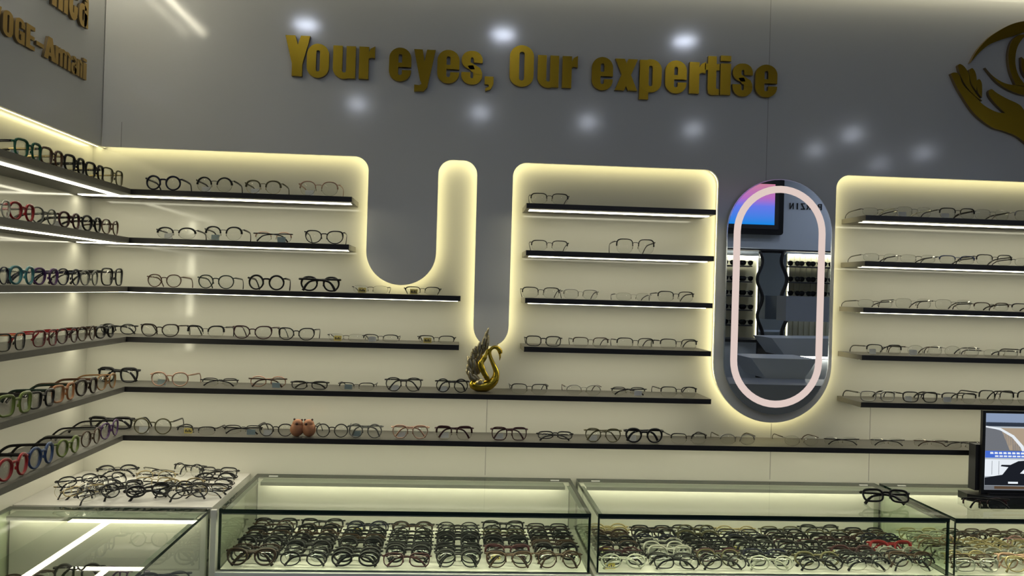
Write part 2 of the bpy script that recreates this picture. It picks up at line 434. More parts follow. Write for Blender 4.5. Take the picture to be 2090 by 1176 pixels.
# left panel lettering (runs into the depth)
sg = thing('wall_lettering', 'small gold raised letters, lower of two lines on the left wall panel', 'sign', (PX, 0, 0))
for c, a, bq in (('V', -30, -4), ('O', -1, 21), ('G', 24, 45), ('E', 47, 65), ('-', 68, 83), ('A', 84, 108), ('r', 107, 117), ('m', 117, 139), ('a', 140, 152), ('n', 153, 163), ('i', 164, 171)):
    f = lambda x: atX(x, 60+(x-10)*.6, PX)[0]
    letter(c, f(a), f(bq), 2.148, .062, .008, 0, [GOLDL, GSIDE], sg, 'X')
sg = thing('wall_lettering', 'big gold raised letters, upper of two lines on the left wall panel', 'sign', (PX, 0, 0))
for c, a, bq in (('o', 72, 96), ('n', 100, 122), ('i', 124, 132), ('c', 134, 153), ('a', 155, 174)):
    f = lambda x: atX(x, 10+(x-100)*.5, PX)[0]
    letter(c, f(a), f(bq), 2.302, .13, .009, 0, [GOLDL, GSIDE], sg, 'X')

# ------------------------------------------------------------------ gold eye-and-hand emblem
em = thing('wall_emblem', 'gold raised emblem of a hand cupping an eye, upper right of the panel', 'emblem', (0, PY, 0))
def Z(x, z): return at(1880+x/3.676, z/3.676, PY)
def catmull(P, n=5, closed=True):
    out = []; m = len(P)
    rng = range(m) if closed else range(m-1)
    for i in rng:
        p0, p1, p2, p3 = (P[(i-1) % m] if closed or i > 0 else P[0]), P[i], P[(i+1) % m], (P[(i+2) % m] if closed or i+2 < m else P[-1])
        for k in range(n):
            t = k/n
            out.append(tuple(.5*((2*p1[j])+(-p0[j]+p2[j])*t+(2*p0[j]-5*p1[j]+4*p2[j]-p3[j])*t*t+(-p0[j]+3*p1[j]-3*p2[j]+p3[j])*t**3) for j in range(len(p1))))
    if not closed: out.append(P[-1])
    return out
def emb(name, segs):
    pts = []
    for sgm in segs: pts += catmull(sgm, 5, False)
    b = MB(); b.poly([Z(*p) for p in pts], -.014, 0, 0, 1); b.obj(name, [GOLD, GSIDE], em)
CXE = 850
mir = lambda L: [(2*CXE-x, z) for x, z in L]
up_out = [(350, 482), (400, 390), (480, 300), (560, 243), (650, 195), (740, 170), (850, 160)]
up_in = [(850, 235), (772, 245), (700, 270), (600, 300), (500, 340), (430, 392), (372, 455), (350, 482)]
emb('upper_lid', [up_out + mir(up_out)[::-1][1:], mir(up_in)[::-1], up_in])
lo_u = [(462, 515), (520, 578), (600, 628), (690, 648), (850, 665)]
lo_d = [(850, 735), (772, 725), (700, 708), (620, 672), (540, 612), (462, 515)]
emb('lower_lid', [lo_u + mir(lo_u)[::-1][1:], mir(lo_d)[::-1], lo_d])
emb('iris', [[(715, 270), (665, 310), (640, 380), (636, 460), (652, 550), (690, 645)], [(770, 655), (715, 580), (690, 500), (690, 420), (708, 350), (750, 290), (800, 262)]])
emb('iris', [mir([(715, 270), (665, 310), (640, 380), (636, 460), (652, 550), (690, 645)]), mir([(770, 655), (715, 580), (690, 500), (690, 420), (708, 350), (750, 290), (800, 262)])])
emb('pupil', [[(732, 435), (800, 480), (880, 430), (950, 470), (960, 540), (900, 600), (830, 610), (772, 592), (738, 530), (732, 435)]])
emb('palm', [[(205, 560), (225, 552), (250, 555), (272, 578), (295, 640), (345, 695), (400, 745), (445, 790), (500, 825), (560, 850), (612, 855)],
             [(612, 855), (545, 792), (498, 735), (488, 695), (510, 676), (550, 705), (620, 745), (700, 782), (740, 815), (790, 900), (840, 980), (900, 1040), (960, 1200)],
             [(820, 1200), (790, 1110), (740, 1060), (690, 1025), (600, 990), (520, 965), (430, 905), (360, 835), (300, 745), (245, 650), (205, 560)]])
emb('finger', [[(258, 500), (275, 488), (310, 512), (340, 565), (350, 635), (390, 705), (440, 765)], [(440, 765), (380, 722), (322, 655), (280, 580), (258, 500)]])
emb('finger', [[(345, 530), (368, 520), (392, 560), (400, 625), (396, 690)], [(396, 690), (362, 640), (346, 585), (345, 530)]])
emb('finger', [[(400, 612), (420, 602), (438, 640), (438, 740)], [(438, 740), (405, 690), (400, 612)]])

# ------------------------------------------------------------------ oval mirror
mx0, mx1, mz0, mz1 = .879, 1.235, 1.168, 1.948
mt = thing('wall_mirror', 'tall oval mirror with a glowing pink ring on the rounded grey panel', 'mirror', (0, 2.775, 0))
def pillpath(d, n=24):
    r = (mx1-mx0)/2-d; cx = (mx0+mx1)/2
    return arc(cx, mz1-(mx1-mx0)/2, r, r, 0, 180, n) + arc(cx, mz0+(mx1-mx0)/2, r, r, 180, 360, n)
b = MB(); b.poly(pillpath(.0035), -.0008, .004, 0, 1); b.obj('mirror_glass', [MIRROR, CHROME], mt)
b = MB(); b.poly(pillpath(0), 0.0005, .0065, 0); b.obj('bevelled_rim', CHROME, mt)
b = MB(); b.poly(pillpath(.03), .0066, .0199, 0); b.obj('mounting_plate', BLACKM, mt)
def annulus(pa, pb, y0, y1):
    b = MB(); n = len(pa)
    for i in range(n):
        b.v += [(pa[i][0], y0, pa[i][1]), (pb[i][0], y0, pb[i][1]), (pb[i][0], y1, pb[i][1]), (pa[i][0], y1, pa[i][1])]
    for i in range(n):
        j = (i+1) % n
        for k in range(4): b.face((4*i+k, 4*i+(k+1) % 4, 4*j+(k+1) % 4, 4*j+k))
    return b
b = annulus(pillpath(.023), pillpath(.046), -.0016, -.0006); b.obj('light_ring', RINGM, mt)

# ------------------------------------------------------------------ glass cases
def slab(x0, x1, y0, y1, z0, z1, parent, thin, name='glass_pane', edge=1):
    """pane whose thin sides are the dark cut edge"""
    b = MB(); mf = {}
    for k in 'xyz':
        if k != thin: mf[k+'-'] = edge; mf[k+'+'] = edge
    b.box(x0, x1, y0, y1, z0, z1, 0, mf); return b.obj(name, [GLASS, GEDGE, GEDGE2], parent)
CF, CB = 2.385, 2.833
ZFL = .768
def case(x0, x1, label, y0=CF, y1=CB):
    t = thing('display_case', label, 'display case', (x0, y0, 0), group='glass display cases')
    W = x1-x0; D = y1-y0; g = .006; Z2 = ZC-.003
    slab(0, W, -.001, D, ZC-.011, ZC, t, 'z', 'top_pane')
    b = MB(); b.box(g+.001, W-g-.001, g+.001, g+.006, Z2-.0135, Z2-.0085); b.obj('front_seal', GREYM, t)
    b = MB(); b.box(.03, W-.03, g+.0065, g+.0125, Z2-.0125, Z2-.0095, 1, {'z-': 0}); b.obj('led_strip', [LEDFILL, GREYM], t)  # added strip that brightens the tray floor and spectacles
    for xx in (g+.001, W-g-.013):
        b = MB(); b.box(xx, xx+.012, .012, D-.06, Z2-.011, Z2-.0085); b.obj('side_edge_reflection', REFLBAND, t)  # grey-green band painted in for the side pane's reflection
    slab(0, W, 0, g, ZFL, Z2-.0082, t, 'y', 'front_pane')
    slab(0, g, g+.0002, D, ZFL, Z2-.0082, t, 'x', 'side_pane')
    slab(W-g, W, g+.0002, D, ZFL, Z2-.0082, t, 'x', 'side_pane')
    b = MB(); b.box(g, W-g, D-.012, D-.001, ZFL, Z2-.009); b.obj('back_board', WHITE, t)
    b = MB(); b.box(g, W-g, g, D, ZFL-.02, ZFL); b.obj('tray_floor', WHITE, t)
    b = MB(); b.box(0, W, .004, D, 0, ZFL-.02); b.obj('base_cabinet', WHITE, t)
    b = MB(); b.box(-.004, W+.004, -.012, .004, ZFL-.03, ZFL-.004); b.obj('front_rail', CLIP, t)
    b = MB(); b.box(.03, W-.03, D-.044, D-.030, Z2-.0165, Z2-.0125); b.obj('led_strip', LEDK, t)
    b = MB(); b.box(.025, W-.025, D-.062, D-.0125, Z2-.0120, Z2-.009); b.box(.025, W-.025, D-.066, D-.062, Z2-.020, Z2-.009); b.obj('led_profile', PROF, t)
    for xx in (.045, W-.07):
        b = MB(); b.box(xx, xx+.028, D-.040, D-.034, ZC, ZC+.002); b.obj('clip', CLIP, t)
    return t
C1 = (-.632, .391); C2 = (.411, 1.432); C3 = (1.449, 2.47)
case(*C1, 'glass display case with seven neat rows of spectacles, left of the middle one')
case(*C2, 'glass display case in the middle with jumbled dark spectacles and one pair on top')
case(*C3, 'glass display case at the right end under the tabletop screen')
# white corner counter
t = thing('corner_counter', 'white counter top in the left corner heaped with loose spectacles', 'counter', (WX, 2.40, 0))
b = MB(); b.box(.001, 1.184-.655, 0, WY-2.40-.001, ZC-.03, ZC); b.obj('counter_top', WHITE, t)
b = MB(); b.box(.001, 1.184-.67, .02, WY-2.40-.001, 0, ZC-.03); b.obj('cabinet_body', WHITE, t)
# left glass case running toward the viewer
t = thing('display_case', 'glass display case at lower left running toward the viewer', 'display case', (WX, 1.45, 0), group='glass display cases')
W = 1.184-.655; D = 2.385-1.45
slab(.001, W, 0, D, ZC-.008, ZC, t, 'z', 'top_pane')
slab(W-.006, W, 0, D-.001, .74, ZC-.0082, t, 'x', 'side_pane')
slab(.001, .007, 0, D-.001, .74, ZC-.0082, t, 'x', 'side_pane', 2)
b = MB(); b.box(.008, W-.007, D-.012, D-.001, .74, ZC-.009); b.obj('back_board', WHITE, t)
b = MB(); b.box(.001, W, 0, D, .72, .74); b.obj('tray_floor', WHITE, t)
b = MB(); b.box(.001, W, 0, D, 0, .72); b.obj('base_cabinet', WHITE, t)
b = MB(); b.box(.03, W-.03, D-.044, D-.030, ZC-.0165, ZC-.0125); b.obj('led_strip', LEDK, t)
b = MB(); b.box(.025, W-.02, D-.062, D-.0125, ZC-.0120, ZC-.009); b.box(.025, W-.02, D-.066, D-.062, ZC-.020, ZC-.009); b.obj('led_profile', PROF, t)
b = MB(); b.box(W-.022, W-.0065, .01, D-.07, ZC-.012, ZC-.0085); b.obj('side_edge_reflection', REFLBAND, t)  # band painted for the pane edge and its reflection
t = tag(link('corner_post', None), 'pale upright post between the left glass case and its neighbour', 'post'); t.location = (-.643, 2.37, 0)
b = MB(); b.box(-.007, .008, 0, .012, 0, ZC); b.obj('post', WHITE, t)

# ------------------------------------------------------------------ eyeglasses
SHP = {  # half width, half height, exponent, cat lift, bottom taper
 'round': (.0215, .0215, 2.0, 0, 0), 'panto': (.0225, .0200, 2.3, .05, .14), 'oval': (.0240, .0165, 2.2, 0, .02),
 'rectangular': (.0245, .0160, 3.4, .03, .10), 'cat-eye': (.0250, .0195, 2.3, .34, .16), 'square': (.0235, .0205, 3.4, .04, .12),
 'aviator': (.0250, .0220, 2.6, .05, .25), 'narrow': (.0245, .0125, 3.0, .03, .06)}
_cache = {}
def lens_outline(sh, n=26):
    a, bq, e, cat, tp = SHP[sh]; P = []
    for i in range(n):
        t = 2*PI*i/n; c, s_ = math.cos(t), math.sin(t)
        x = a*math.copysign(abs(c)**(2/e), c); z = bq*math.copysign(abs(s_)**(2/e), s_)
        x *= 1 - tp*max(0, -z/bq)
        if z > 0: z += cat*bq*max(0, x/a)**2*(.4+.6*z/bq)
        P.append((x, z))
    return P
def curveY(x): return 1.7*x*x
def spec_parts(sh, style, pose, fw):
    """mesh data of the parts; style full|thick|brow|half|rimless"""
    key = (sh, style, pose, fw)
    if key in _cache: return _cache[key]
    a, bh, e, cat, tp = SHP[sh]
    gap = .0085 + (.001 if style == 'thick' else 0)
    cx = gap + a
    rr = {'full': .0017, 'thick': .0027, 'brow': .0009, 'half': .0009, 'rimless': .0005}[style]
    zc = bh + rr + .0006
    O = lens_outline(sh)
    front = MB(); mi_thin = 0
    for sd in (-1, 1):
        pts = [(sd*(cx+x), curveY(cx+x), zc+z) for x, z in O]
        n = len(pts)
        if style in ('full', 'thick'):
            rad = []
            for x, z in O:
                k = 1.0
                if z > 0: k = 1.25 + (.6*max(0, x/a)**2 if sh == 'cat-eye' else 0)
                rad.append(rr*k)
            front.tube(pts, rad, 6, True, sq=(1, 1.15), mi=0)
        elif style in ('brow', 'half'):
            top = [i for i in range(n) if O[i][1] > -.15*bh]
            top = sorted(top, key=lambda i: O[i][0])
            rt = .0025 if style == 'brow' else .0016
            front.tube([pts[i] for i in top], [rt*(1+.35*max(0, O[i][0]/a)) for i in top], 6, False)
        if style in ('brow', 'half', 'rimless'): front.tube(pts, .0007 if style == 'brow' else .0005, 5, True, mi=1)
        # endpiece
        xo = cx+a; zh = zc+bh*(.62+cat*.6)
        ex = xo+.0042
        er = rr*1.1 if style in ('full', 'thick') else .0012
        front.tube([(sd*(xo-.003), curveY(xo), zh-.001), (sd*ex, curveY(xo)+.0015, zh), (sd*(ex+.0006), curveY(xo)+.005, zh)], max(er, .0011), 6)
        # nose pad
        front.ball((sd*(gap-.001), .0035, zc-.004), .0012, .0022, .0038, 1, 8, 6)
        front.tube([(sd*(gap+.0008), .001, zc+.001), (sd*(gap-.0005), .003, zc-.002)], .0005, 4, mi=1)
    zbr = zc+bh*.42
    front.tube([(-gap-.002, .0002, zbr), (-gap*.5, 0, zbr+.0022), (gap*.5, 0, zbr+.0022), (gap+.002, .0002, zbr)], max(rr*1.15, .0010), 6)
    ex = cx+a+.0046; ye = curveY(cx+a)+.005; zh = zc+bh*(.62+cat*.6)
    tr = {'full': .0019, 'thick': .0026, 'brow': .0021, 'half': .0016, 'rimless': .0014}[style]
    tps = []
    for sd in (-1, 1):
        m = MB()
        if pose == 'open':
            P = [(sd*ex, ye, zh), (sd*(ex+.001), ye+.03, zh-.001), (sd*(ex-.001), ye+.075, zh-.003), (sd*(ex-.003), ye+.095, zh-.007), (sd*(ex-.006), ye+.112, zh*.45), (sd*(ex-.009), ye+.122, .0022)]
        else:
            k = 0 if sd < 0 else .0035
            P = [(sd*ex, ye, zh), (sd*(ex-.004), ye+.004+k, zh+.0005), (sd*.02, ye+.006+k, zh), (-sd*.020, ye+.007+k, zh-.004), (-sd*.036, ye+.008+k, zh*.62), (-sd*(ex-.012), ye+.009+k, .003)]
        P = catmull(P, 4, False)
        n = len(P); rad = [tr*(1 if i < n*.7 else 1+.45*(i-n*.7)/(n*.3)) for i in range(n)]
        m.tube(P, rad, 6, sq=(1.35, .62) if pose == 'open' else (1.3, .65), up=(1, 0, 0) if pose == 'open' else (0, 1, 0))
        tps.append(m)
    lenses = []
    for sd in (-1, 1):
        l = MB(); o = 0; n = len(O)
        for dy in (-.0006, .0006):
            l.v.append((sd*cx, curveY(cx)+dy-.0012, zc))
            l.v += [(sd*(cx+x*.99), curveY(cx+x)+dy, zc+z*.99) for x, z in O]
        for q, fl in ((0, sd < 0), (n+1, sd > 0)):
            for i in range(n):
                f = (q, q+1+i, q+1+(i+1) % n); l.face(f[::-1] if fl else f, 0, True)
        for i in range(n): l.face((1+i, 1+(i+1) % n, n+2+(i+1) % n, n+2+i) if sd < 0 else (n+2+i, n+2+(i+1) % n, 1+(i+1) % n, 1+i), 0)
        lenses.append(l)
    _cache[key] = (front, tps, lenses, zc)
    return _cache[key]
_md = {}
THINM = mat('thin_wire', (.30, .28, .22), .3, metal=.7)
PAD = mat('nose_pad_silicone', (.42, .42, .36), .3)
def md(kind, key, mb, mats):
    k = (kind, key)
    if k not in _md: _md[k] = mb.mesh(kind, mats)
    return _md[k]
TAGMB = {}
def tag_mesh(t, mark):
    if (t, mark) not in TAGMB:
        b = MB(); b.box(-.013, .013, -.0004, .0004, 0, .017, 0)
        if mark:
            for x0 in (-.009, -.004, .001, .006): b.box(x0, x0+.0035, -.0006, -.0004, .004, .009+.003*((x0*1000) % 2 > .5), 1)
        TAGMB[(t, mark)] = b.mesh('price_tag', [{'w': TAGW, 'y': TAGY, 't': TAGT}[t], TAGK])
    return TAGMB[(t, mark)]
def spectacles(label, group, loc, rz=0, sh='panto', style='full', col='black', tcol=None, pose='open', sc=1.0, tg=None, rx=0, ry=0, lens=True, dark=False, cat='glasses', fw=0):
    fr, tp, ln, zc = spec_parts(sh, style, pose, fw)
    if rx: loc = (loc[0], loc[1], loc[2]+(.018 if abs(rz) < 2 else .004)*abs(math.sin(rx))*sc)
    t = thing('eyeglasses', label, cat, loc, rz, group, rx, ry); t.scale = (sc, sc, sc)
    m = fmat(col); tm = fmat(tcol or col); k = (sh, style, pose, fw)
    thin = m if style in ('full', 'thick') else (fmat('gold') if col in ('gold', 'olive') else THINM)
    link('frame_front', md('frame_front', k+(col,), fr, [m, thin]), t)
    for i in (0, 1):
        link('temple', md('temple', k+(i, tcol or col), tp[i], [tm]), t)
        if lens: link('lens', md('lens', k+(i, dark), ln[i], [LENSD if dark else LENS]), t)
    if tg:
        o = link('price_tag', tag_mesh(tg, tg == 'y'), t); o.location = (-.030, .020 if pose == 'open' else .026, .0015); o.rotation_euler = (-.12, 0, random.uniform(-.25, .25))
    return t
NTH = ['first', 'second', 'third', 'fourth', 'fifth', 'sixth', 'seventh', 'eighth', 'ninth', 'tenth', 'eleventh', 'twelfth', '13th', '14th', '15th', '16th', '17th', '18th', '19th', '20th', '21st', '22nd']
SDESC = {'full': '', 'thick': 'chunky ', 'brow': 'browline ', 'half': 'half-rim ', 'rimless': 'rimless '}
def row(items, k, where, group, ref='left', w0=.118):
    for i, it in enumerate(items):
        a, c, sh, style, col = it[:5]; o = it[5] if len(it) > 5 else {}
        py = {0: 385, 1: 485, 2: 590, 3: 685, 4: 785, 5: 880}[k]
        yf = SY+o.get('dy', .016 if k > 2 else .012)
        xm = at((a+c)/2, py, yf)[0]
        wpx = (at(c, py, yf)[0]-at(a, py, yf)[0])
        full = 2*(.0085+2*SHP[sh][0]+.0046)
        sc = max(.92, min(1.2, wpx/full))
        tgw = {'w': ' with a white tag', 'y': ' with a yellow tag', 't': ' with a teal tag'}.get(o.get('tg'), '')
        lab = '%s %s%s glasses, %s from left, %s' % (col, SDESC[style], sh, NTH[i], where)
        ddx = random.uniform(-.04, .04)
        rz = o.get('rz', ddx)
        dy = 0
        if abs(rz) > 2: dy = .045
        spectacles(lab, group, (xm, yf+dy+.004+abs(math.sin(rz))*.05*(abs(rz) < 2), ZS[k]+.0002), rz, sh, style, col, o.get('t'), o.get('p', 'open'), sc, o.get('tg'), o.get('rx', 0))
FO = {'p': 'folded'}
def fo(**k): d = {'p': 'folded', 'dy': .05}; d.update(k); return d
row([(295,368,'round','thick','navy'), (397,475,'round','brow','black',{'tg':'w'}), (497,575,'panto','brow','olive',{'tg':'w'}), (608,692,'panto','half','rose gold',{'t':'rose gold','tg':'w'})],
    0, 'top back wall shelf', 'spectacles on the top back wall shelf')
row([(316,400,'oval','brow','black',{'tg':'w'}), (415,495,'panto','brow','black',{'tg':'t'}), (512,592,'oval','half','rose gold',{'tg':'t','p':'folded','rz':PI,'t':'black'}), (620,702,'cat-eye','full','black')],
    1, 'second back wall shelf', 'spectacles on the second back wall shelf')
row([(296,370,'panto','full','tortoiseshell'), (400,478,'panto','full','dark green'), (505,580,'round','thick','black'), (607,690,'panto','thick','black',{'p':'folded','rz':PI}),
     (722,790,'narrow','rimless','gunmetal',{'tg':'y','t':'black'}), (825,900,'narrow','half','black',{'tg':'y'})],
    2, 'third back wall shelf', 'spectacles on the third back wall shelf')
row([(203,275,'oval','full','black',fo(dy=.09)), (283,365,'cat-eye','full','dark brown'), (378,458,'cat-eye','brow','black'), (472,556,'cat-eye','full','wine'), (565,643,'cat-eye','full','black'),
     (672,740,'narrow','rimless','gunmetal',{'tg':'y','t':'black'}), (742,812,'narrow','half','black',{'tg':'w'}), (852,930,'narrow','half','black',{'tg':'y'})],
    3, 'fourth back wall shelf', 'spectacles on the fourth back wall shelf')
row([(196,280,'square','thick','black',fo(dy=.09)), (303,385,'panto','full','rose gold',{'tg':'t'}), (402,480,'narrow','half','gunmetal',{'p':'folded','rz':PI,'t':'black'}), (502,580,'oval','full','rose gold',{'tg':'t','t':'brown','p':'folded','rz':PI}),
     (592,670,'narrow','full','gunmetal',{'p':'folded'}), (690,765,'narrow','half','black',{'tg':'t'}), (785,862,'aviator','full','gunmetal',{'tg':'w','p':'folded'}), (888,957,'round','full','black',{'p':'folded','tg':'w'})],
    4, 'fifth shelf left of the swan', 'spectacles left of the swan')
row([(1042,1120,'rectangular','half','gunmetal',{'t':'black'}), (1155,1230,'oval','half','silver',{'t':'brown'}), (1252,1325,'narrow','half','gunmetal',{'p':'folded','rz':PI,'t':'black','tg':'w'}), (1348,1426,'rectangular','half','black')],
    4, 'fifth shelf right of the swan', 'spectacles right of the swan')
row([(178,268,'rectangular','thick','black',fo(dy=.09)), (268,350,'round','full','olive',{'tg':'w','t':'black'}), (357,440,'narrow','half','black',{'tg':'y'}), (448,530,'narrow','half','black',{'p':'folded','rz':PI,'tg':'t'}),
     (532,592,'panto','full','gunmetal',{'tg':'w'})], 5, 'lowest shelf left of the bears', 'spectacles left of the bear figurines')
row([(648,706,'round','full','gunmetal'), (709,781,'round','full','grey',{'tg':'t','p':'folded'}), (799,875,'aviator','full','rose gold',{'tg':'w','p':'folded'}),
     (888,966,'square','brow','wine',{'tg':'w','p':'folded'}), (1002,1078,'square','full','wine',{'tg':'w','p':'folded'}), (1097,1172,'narrow','full','black',{'rx':-.5,'p':'folded'}),
     (1194,1270,'aviator','full','olive',{'tg':'w','p':'folded'}), (1277,1355,'panto','thick','black',{'tg':'w','p':'folded'}), (1369,1446,'rectangular','half','black'),
     (1470,1545,'oval','half','silver',{'t':'olive'}), (1602,1675,'oval','rimless','silver',{'t':'brown'}), (1693,1765,'narrow','rimless','silver',{'t':'black','p':'folded','rz':PI}),
     (1790,1858,'narrow','rimless','silver',{'t':'black','p':'folded','rz':PI}), (1882,1945,'narrow','rimless','silver',{'t':'brown','p':'folded','rz':PI}), (1950,1990,'narrow','rimless','gunmetal',{'p':'folded'})],
    5, 'lowest shelf right of the bears', 'spectacles right of the bear figurines')
row([(1082,1163,'rectangular','half','gunmetal',{'t':'black'})], 0, 'top middle-bay shelf', 'spectacles in the middle bay')
row([(1083,1162,'rectangular','half','gunmetal'), (1257,1340,'square','half','black')], 1, 'second middle-bay shelf', 'spectacles in the middle bay')
row([(1064,1145,'rectangular','half','gunmetal'), (1150,1222,'rectangular','half','silver',{'t':'black'}), (1257,1332,'narrow','rimless','silver',{'t':'black'}), (1342,1420,'rectangular','half','gunmetal',{'t':'black'})],
    2, 'third middle-bay shelf', 'spectacles in the middle bay')
row([(1072,1148,'rectangular','full','gunmetal'), (1168,1245,'rectangular','half','brown',{'t':'black'}), (1258,1338,'rectangular','half','black'), (1347,1427,'rectangular','half','gunmetal',{'t':'black'})],
    3, 'fourth middle-bay shelf', 'spectacles in the middle bay')
def crow(cs, k, where, kinds):
    row([(c-38, c+38)+kd for c, kd in zip(cs, kinds)], k, where, 'spectacles in the right bay')
rs = ('narrow','rimless','silver'); 
crow([1800,1850+20,1958,2030,2112], 0, 'top right-bay shelf', [('narrow','rimless','gunmetal',{'t':'black'}), ('rectangular','rimless','clear',{'tg':'w'}), ('rectangular','half','gunmetal',{'tg':'w'}), ('rectangular','rimless','silver',{'t':'gunmetal'}), ('rectangular','half','silver')])
crow([1802,1878,1958,2034,2112], 1, 'second right-bay shelf', [('narrow','rimless','silver',{'t':'black'}), ('narrow','rimless','gunmetal',{'t':'black'}), ('narrow','half','blue',{'t':'black'}), ('rectangular','half','gunmetal'), ('narrow','rimless','gunmetal',{'t':'black'})])
crow([1790,1868,1950,2028,2106], 2, 'third right-bay shelf', [('narrow','rimless','brown',{'t':'black'}), ('rectangular','rimless','silver',{'t':'black'}), ('rectangular','rimless','clear',{'t':'black'}), ('narrow','half','brown',{'t':'black'}), ('narrow','half','black')])
crow([1808,1892,1968,2048,2124], 3, 'fourth right-bay shelf', [('rectangular','half','black',{'tg':'w'}), ('oval','rimless','silver',{'t':'brown','tg':'w'}), ('oval','rimless','silver',{'t':'black'}), ('narrow','rimless','silver',{'t':'black'}), ('rectangular','half','gunmetal')])
crow([1795,1882,1962,2038,2118], 4, 'fifth right-bay shelf', [('rectangular','full','silver',{'t':'black'}), ('rectangular','full','gunmetal',{'tg':'w'}), ('rectangular','half','gunmetal',{'tg':'w','t':'black'}), ('square','half','black'), ('square','half','black')])

# spectacles along the left wall, turned to face into the room
LW = [
 [(38,82,'square','thick','green','black'), (87,130,'square','thick','tortoiseshell','gold'), (135,176,'square','thick','black','black'), (179,215,'square','thick','black','black'), (216,252,'square','full','olive','gold')],
 [(-22,17,'panto','full','clear','grey'), (24,70,'panto','thick','red','pink'), (78,107,'panto','full','grey','grey'), (126,163,'panto','thick','wine','black'), (172,208,'panto','thick','black','black'), (211,245,'panto','full','tortoiseshell','brown')],
 [(-28,14,'panto','full','navy','navy'), (22,73,'panto','thick','teal','clear'), (74,118,'panto','thick','purple','navy'), (122,164,'panto','full','navy','purple'), (167,203,'panto','full','grey','gunmetal'), (212,252,'square','full','gunmetal','gunmetal')],
 [(-50,-4,'square','full','orange','orange'), (4,48,'square','full','black','orange'), (74,117,'square','full','dark red','red'), (121,160,'panto','full','wine','red'), (163,196,'panto','full','brown','brown'), (199,234,'oval','thick','black','black')],
 [(-66,-6,'square','full','lime green','black'), (4,64,'square','thick','lime green','black'), (68,108,'square','thick','black','black'), (111,154,'square','thick','orange','dark green'), (160,198,'panto','thick','dark brown','tortoiseshell'), (202,236,'panto','full','amber','amber')],
 [(2,58,'round','thick','red','black'), (62,112,'round','thick','blue','black'), (122,160,'round','thick','lime green','black'), (170,204,'round','full','brown','grey'), (207,243,'panto','full','purple','black')]]
for k, L in enumerate(LW):
    for i, (a, c, sh, st, col, tc) in enumerate(L):
        py = [330, 455, 570, 690, 810, 930][k]
        X = SX-.018
        ya, yc = atX(a, py, X)[0], atX(c, py, X)[0]
        full = 2*(.0085+2*SHP[sh][0]+.0046); sc = max(.95, min(1.28, (yc-ya)/full))
        if tc == 'purple' and col == 'navy': tc = 'navy'
        tw = '' if tc == col else ' with %s arms' % tc
        lab = '%s %s%s glasses%s, %s from viewer, %s left wall shelf' % (col, SDESC[st], sh, tw, NTH[i], ORD[k])
        spectacles(lab, 'spectacles on the left-wall shelves', (X, (ya+yc)/2, ZS[k]+.0002), PI/2-random.uniform(0, .10), sh, st, col, tc, 'open', sc, 'w' if random.random() < .4 else None)

# spectacles inside the glass cases
PAL1 = ['black']*11 + ['dark brown', 'navy', 'wine', 'gunmetal', 'dark brown', 'brown', 'olive']
PAL2 = ['black']*9 + ['gunmetal', 'brown', 'olive', 'wine', 'navy', 'silver']
PAL3 = ['gold', 'brown', 'rose gold', 'olive', 'gold', 'pink', 'gunmetal', 'silver']
SH1 = ['oval', 'rectangular', 'cat-eye', 'oval', 'panto', 'rectangular']
def fill(x0, x1, ncol, nrow, where, pal, grp, jit, y0=CF+.010, y1=CB-.115, skew=0., special=None, sc0=1.12):
    for c in range(ncol):
        for r in range(nrow):
            cx = x0 + (c+.5)*(x1-x0)/ncol
            y = y0 + (y1-y0)*r/(nrow-1)
            col = random.choice(pal); sh = random.choice(SH1); st = random.choice(['full', 'thick', 'full', 'brow', 'half']) if pal is not PAL3 else random.choice(['full', 'half', 'full'])
            if special and (c, r) in special: sh, st, col = special[(c, r)]
            full = 2*(.0085+2*SHP[sh][0]+.0046); sc = min(sc0, ((x1-x0)/ncol-.006)/full)
            cx += skew*(1-r/(nrow-1)) + random.uniform(-jit, jit)
            lab = '%s %s%s glasses, %s, %s column, %s row from front' % (col, SDESC[st], sh, where, NTH[c], NTH[r])
            spectacles(lab, grp, (cx, y, ZFL+.0003), random.uniform(-jit, jit)*6, sh, st, col, 'black' if col in ('olive',) else None, 'folded', sc,
                       'y' if random.random() < .05 else None, rx=-.38+random.uniform(-.12, .12)*(jit > .003))
fill(C1[0]+.014, C1[1]-.012, 7, 10, 'left glass case', PAL1, 'rows of spectacles in the left front case', .0015,
     special={(0, 0): ('cat-eye', 'thick', 'dark brown'), (0, 1): ('rectangular', 'thick', 'black'), (0, 9): ('cat-eye', 'full', 'black'), (1, 0): ('oval', 'full', 'black'), (6, 0): ('panto', 'full', 'brown')})
fill(C2[0]+.014, C2[1]-.014, 7, 10, 'middle glass case', PAL2, 'rows of spectacles in the middle front case', .006,
     special={(6, 4): ('cat-eye', 'thick', 'red'), (0, 8): ('oval', 'full', 'gold'), (0, 9): ('oval', 'full', 'gold'), (0, 0): ('oval', 'full', 'clear'), (3, 9): ('oval', 'half', 'gold'), (3, 0): ('oval', 'full', 'clear')})
fill(C3[0]+.014, C3[0]+.45, 3, 10, 'right glass case', PAL3, 'rows of spectacles in the right front case', .005)
# low left case: a few pairs
for i, (x, y, col, sh, rz) in enumerate(((-1.09, 2.30, 'brown', 'oval', .5), (-.98, 2.33, 'black', 'round', .1), (-.86, 2.32, 'purple', 'panto', -.2), (-.75, 2.31, 'navy', 'oval', .2),
        (-1.07, 2.17, 'olive', 'oval', .3), (-.93, 2.18, 'black', 'panto', 0), (-.80, 2.17, 'dark green', 'panto', -.1))):
    spectacles('%s %s glasses inside the lower left glass case, %s of the seven' % (col, sh, NTH[i]), 'spectacles in the lower left case', (x, y, .7403), rz, sh, 'thick' if col == 'black' else 'full', col, None, 'folded', 1.1, rx=-.2)

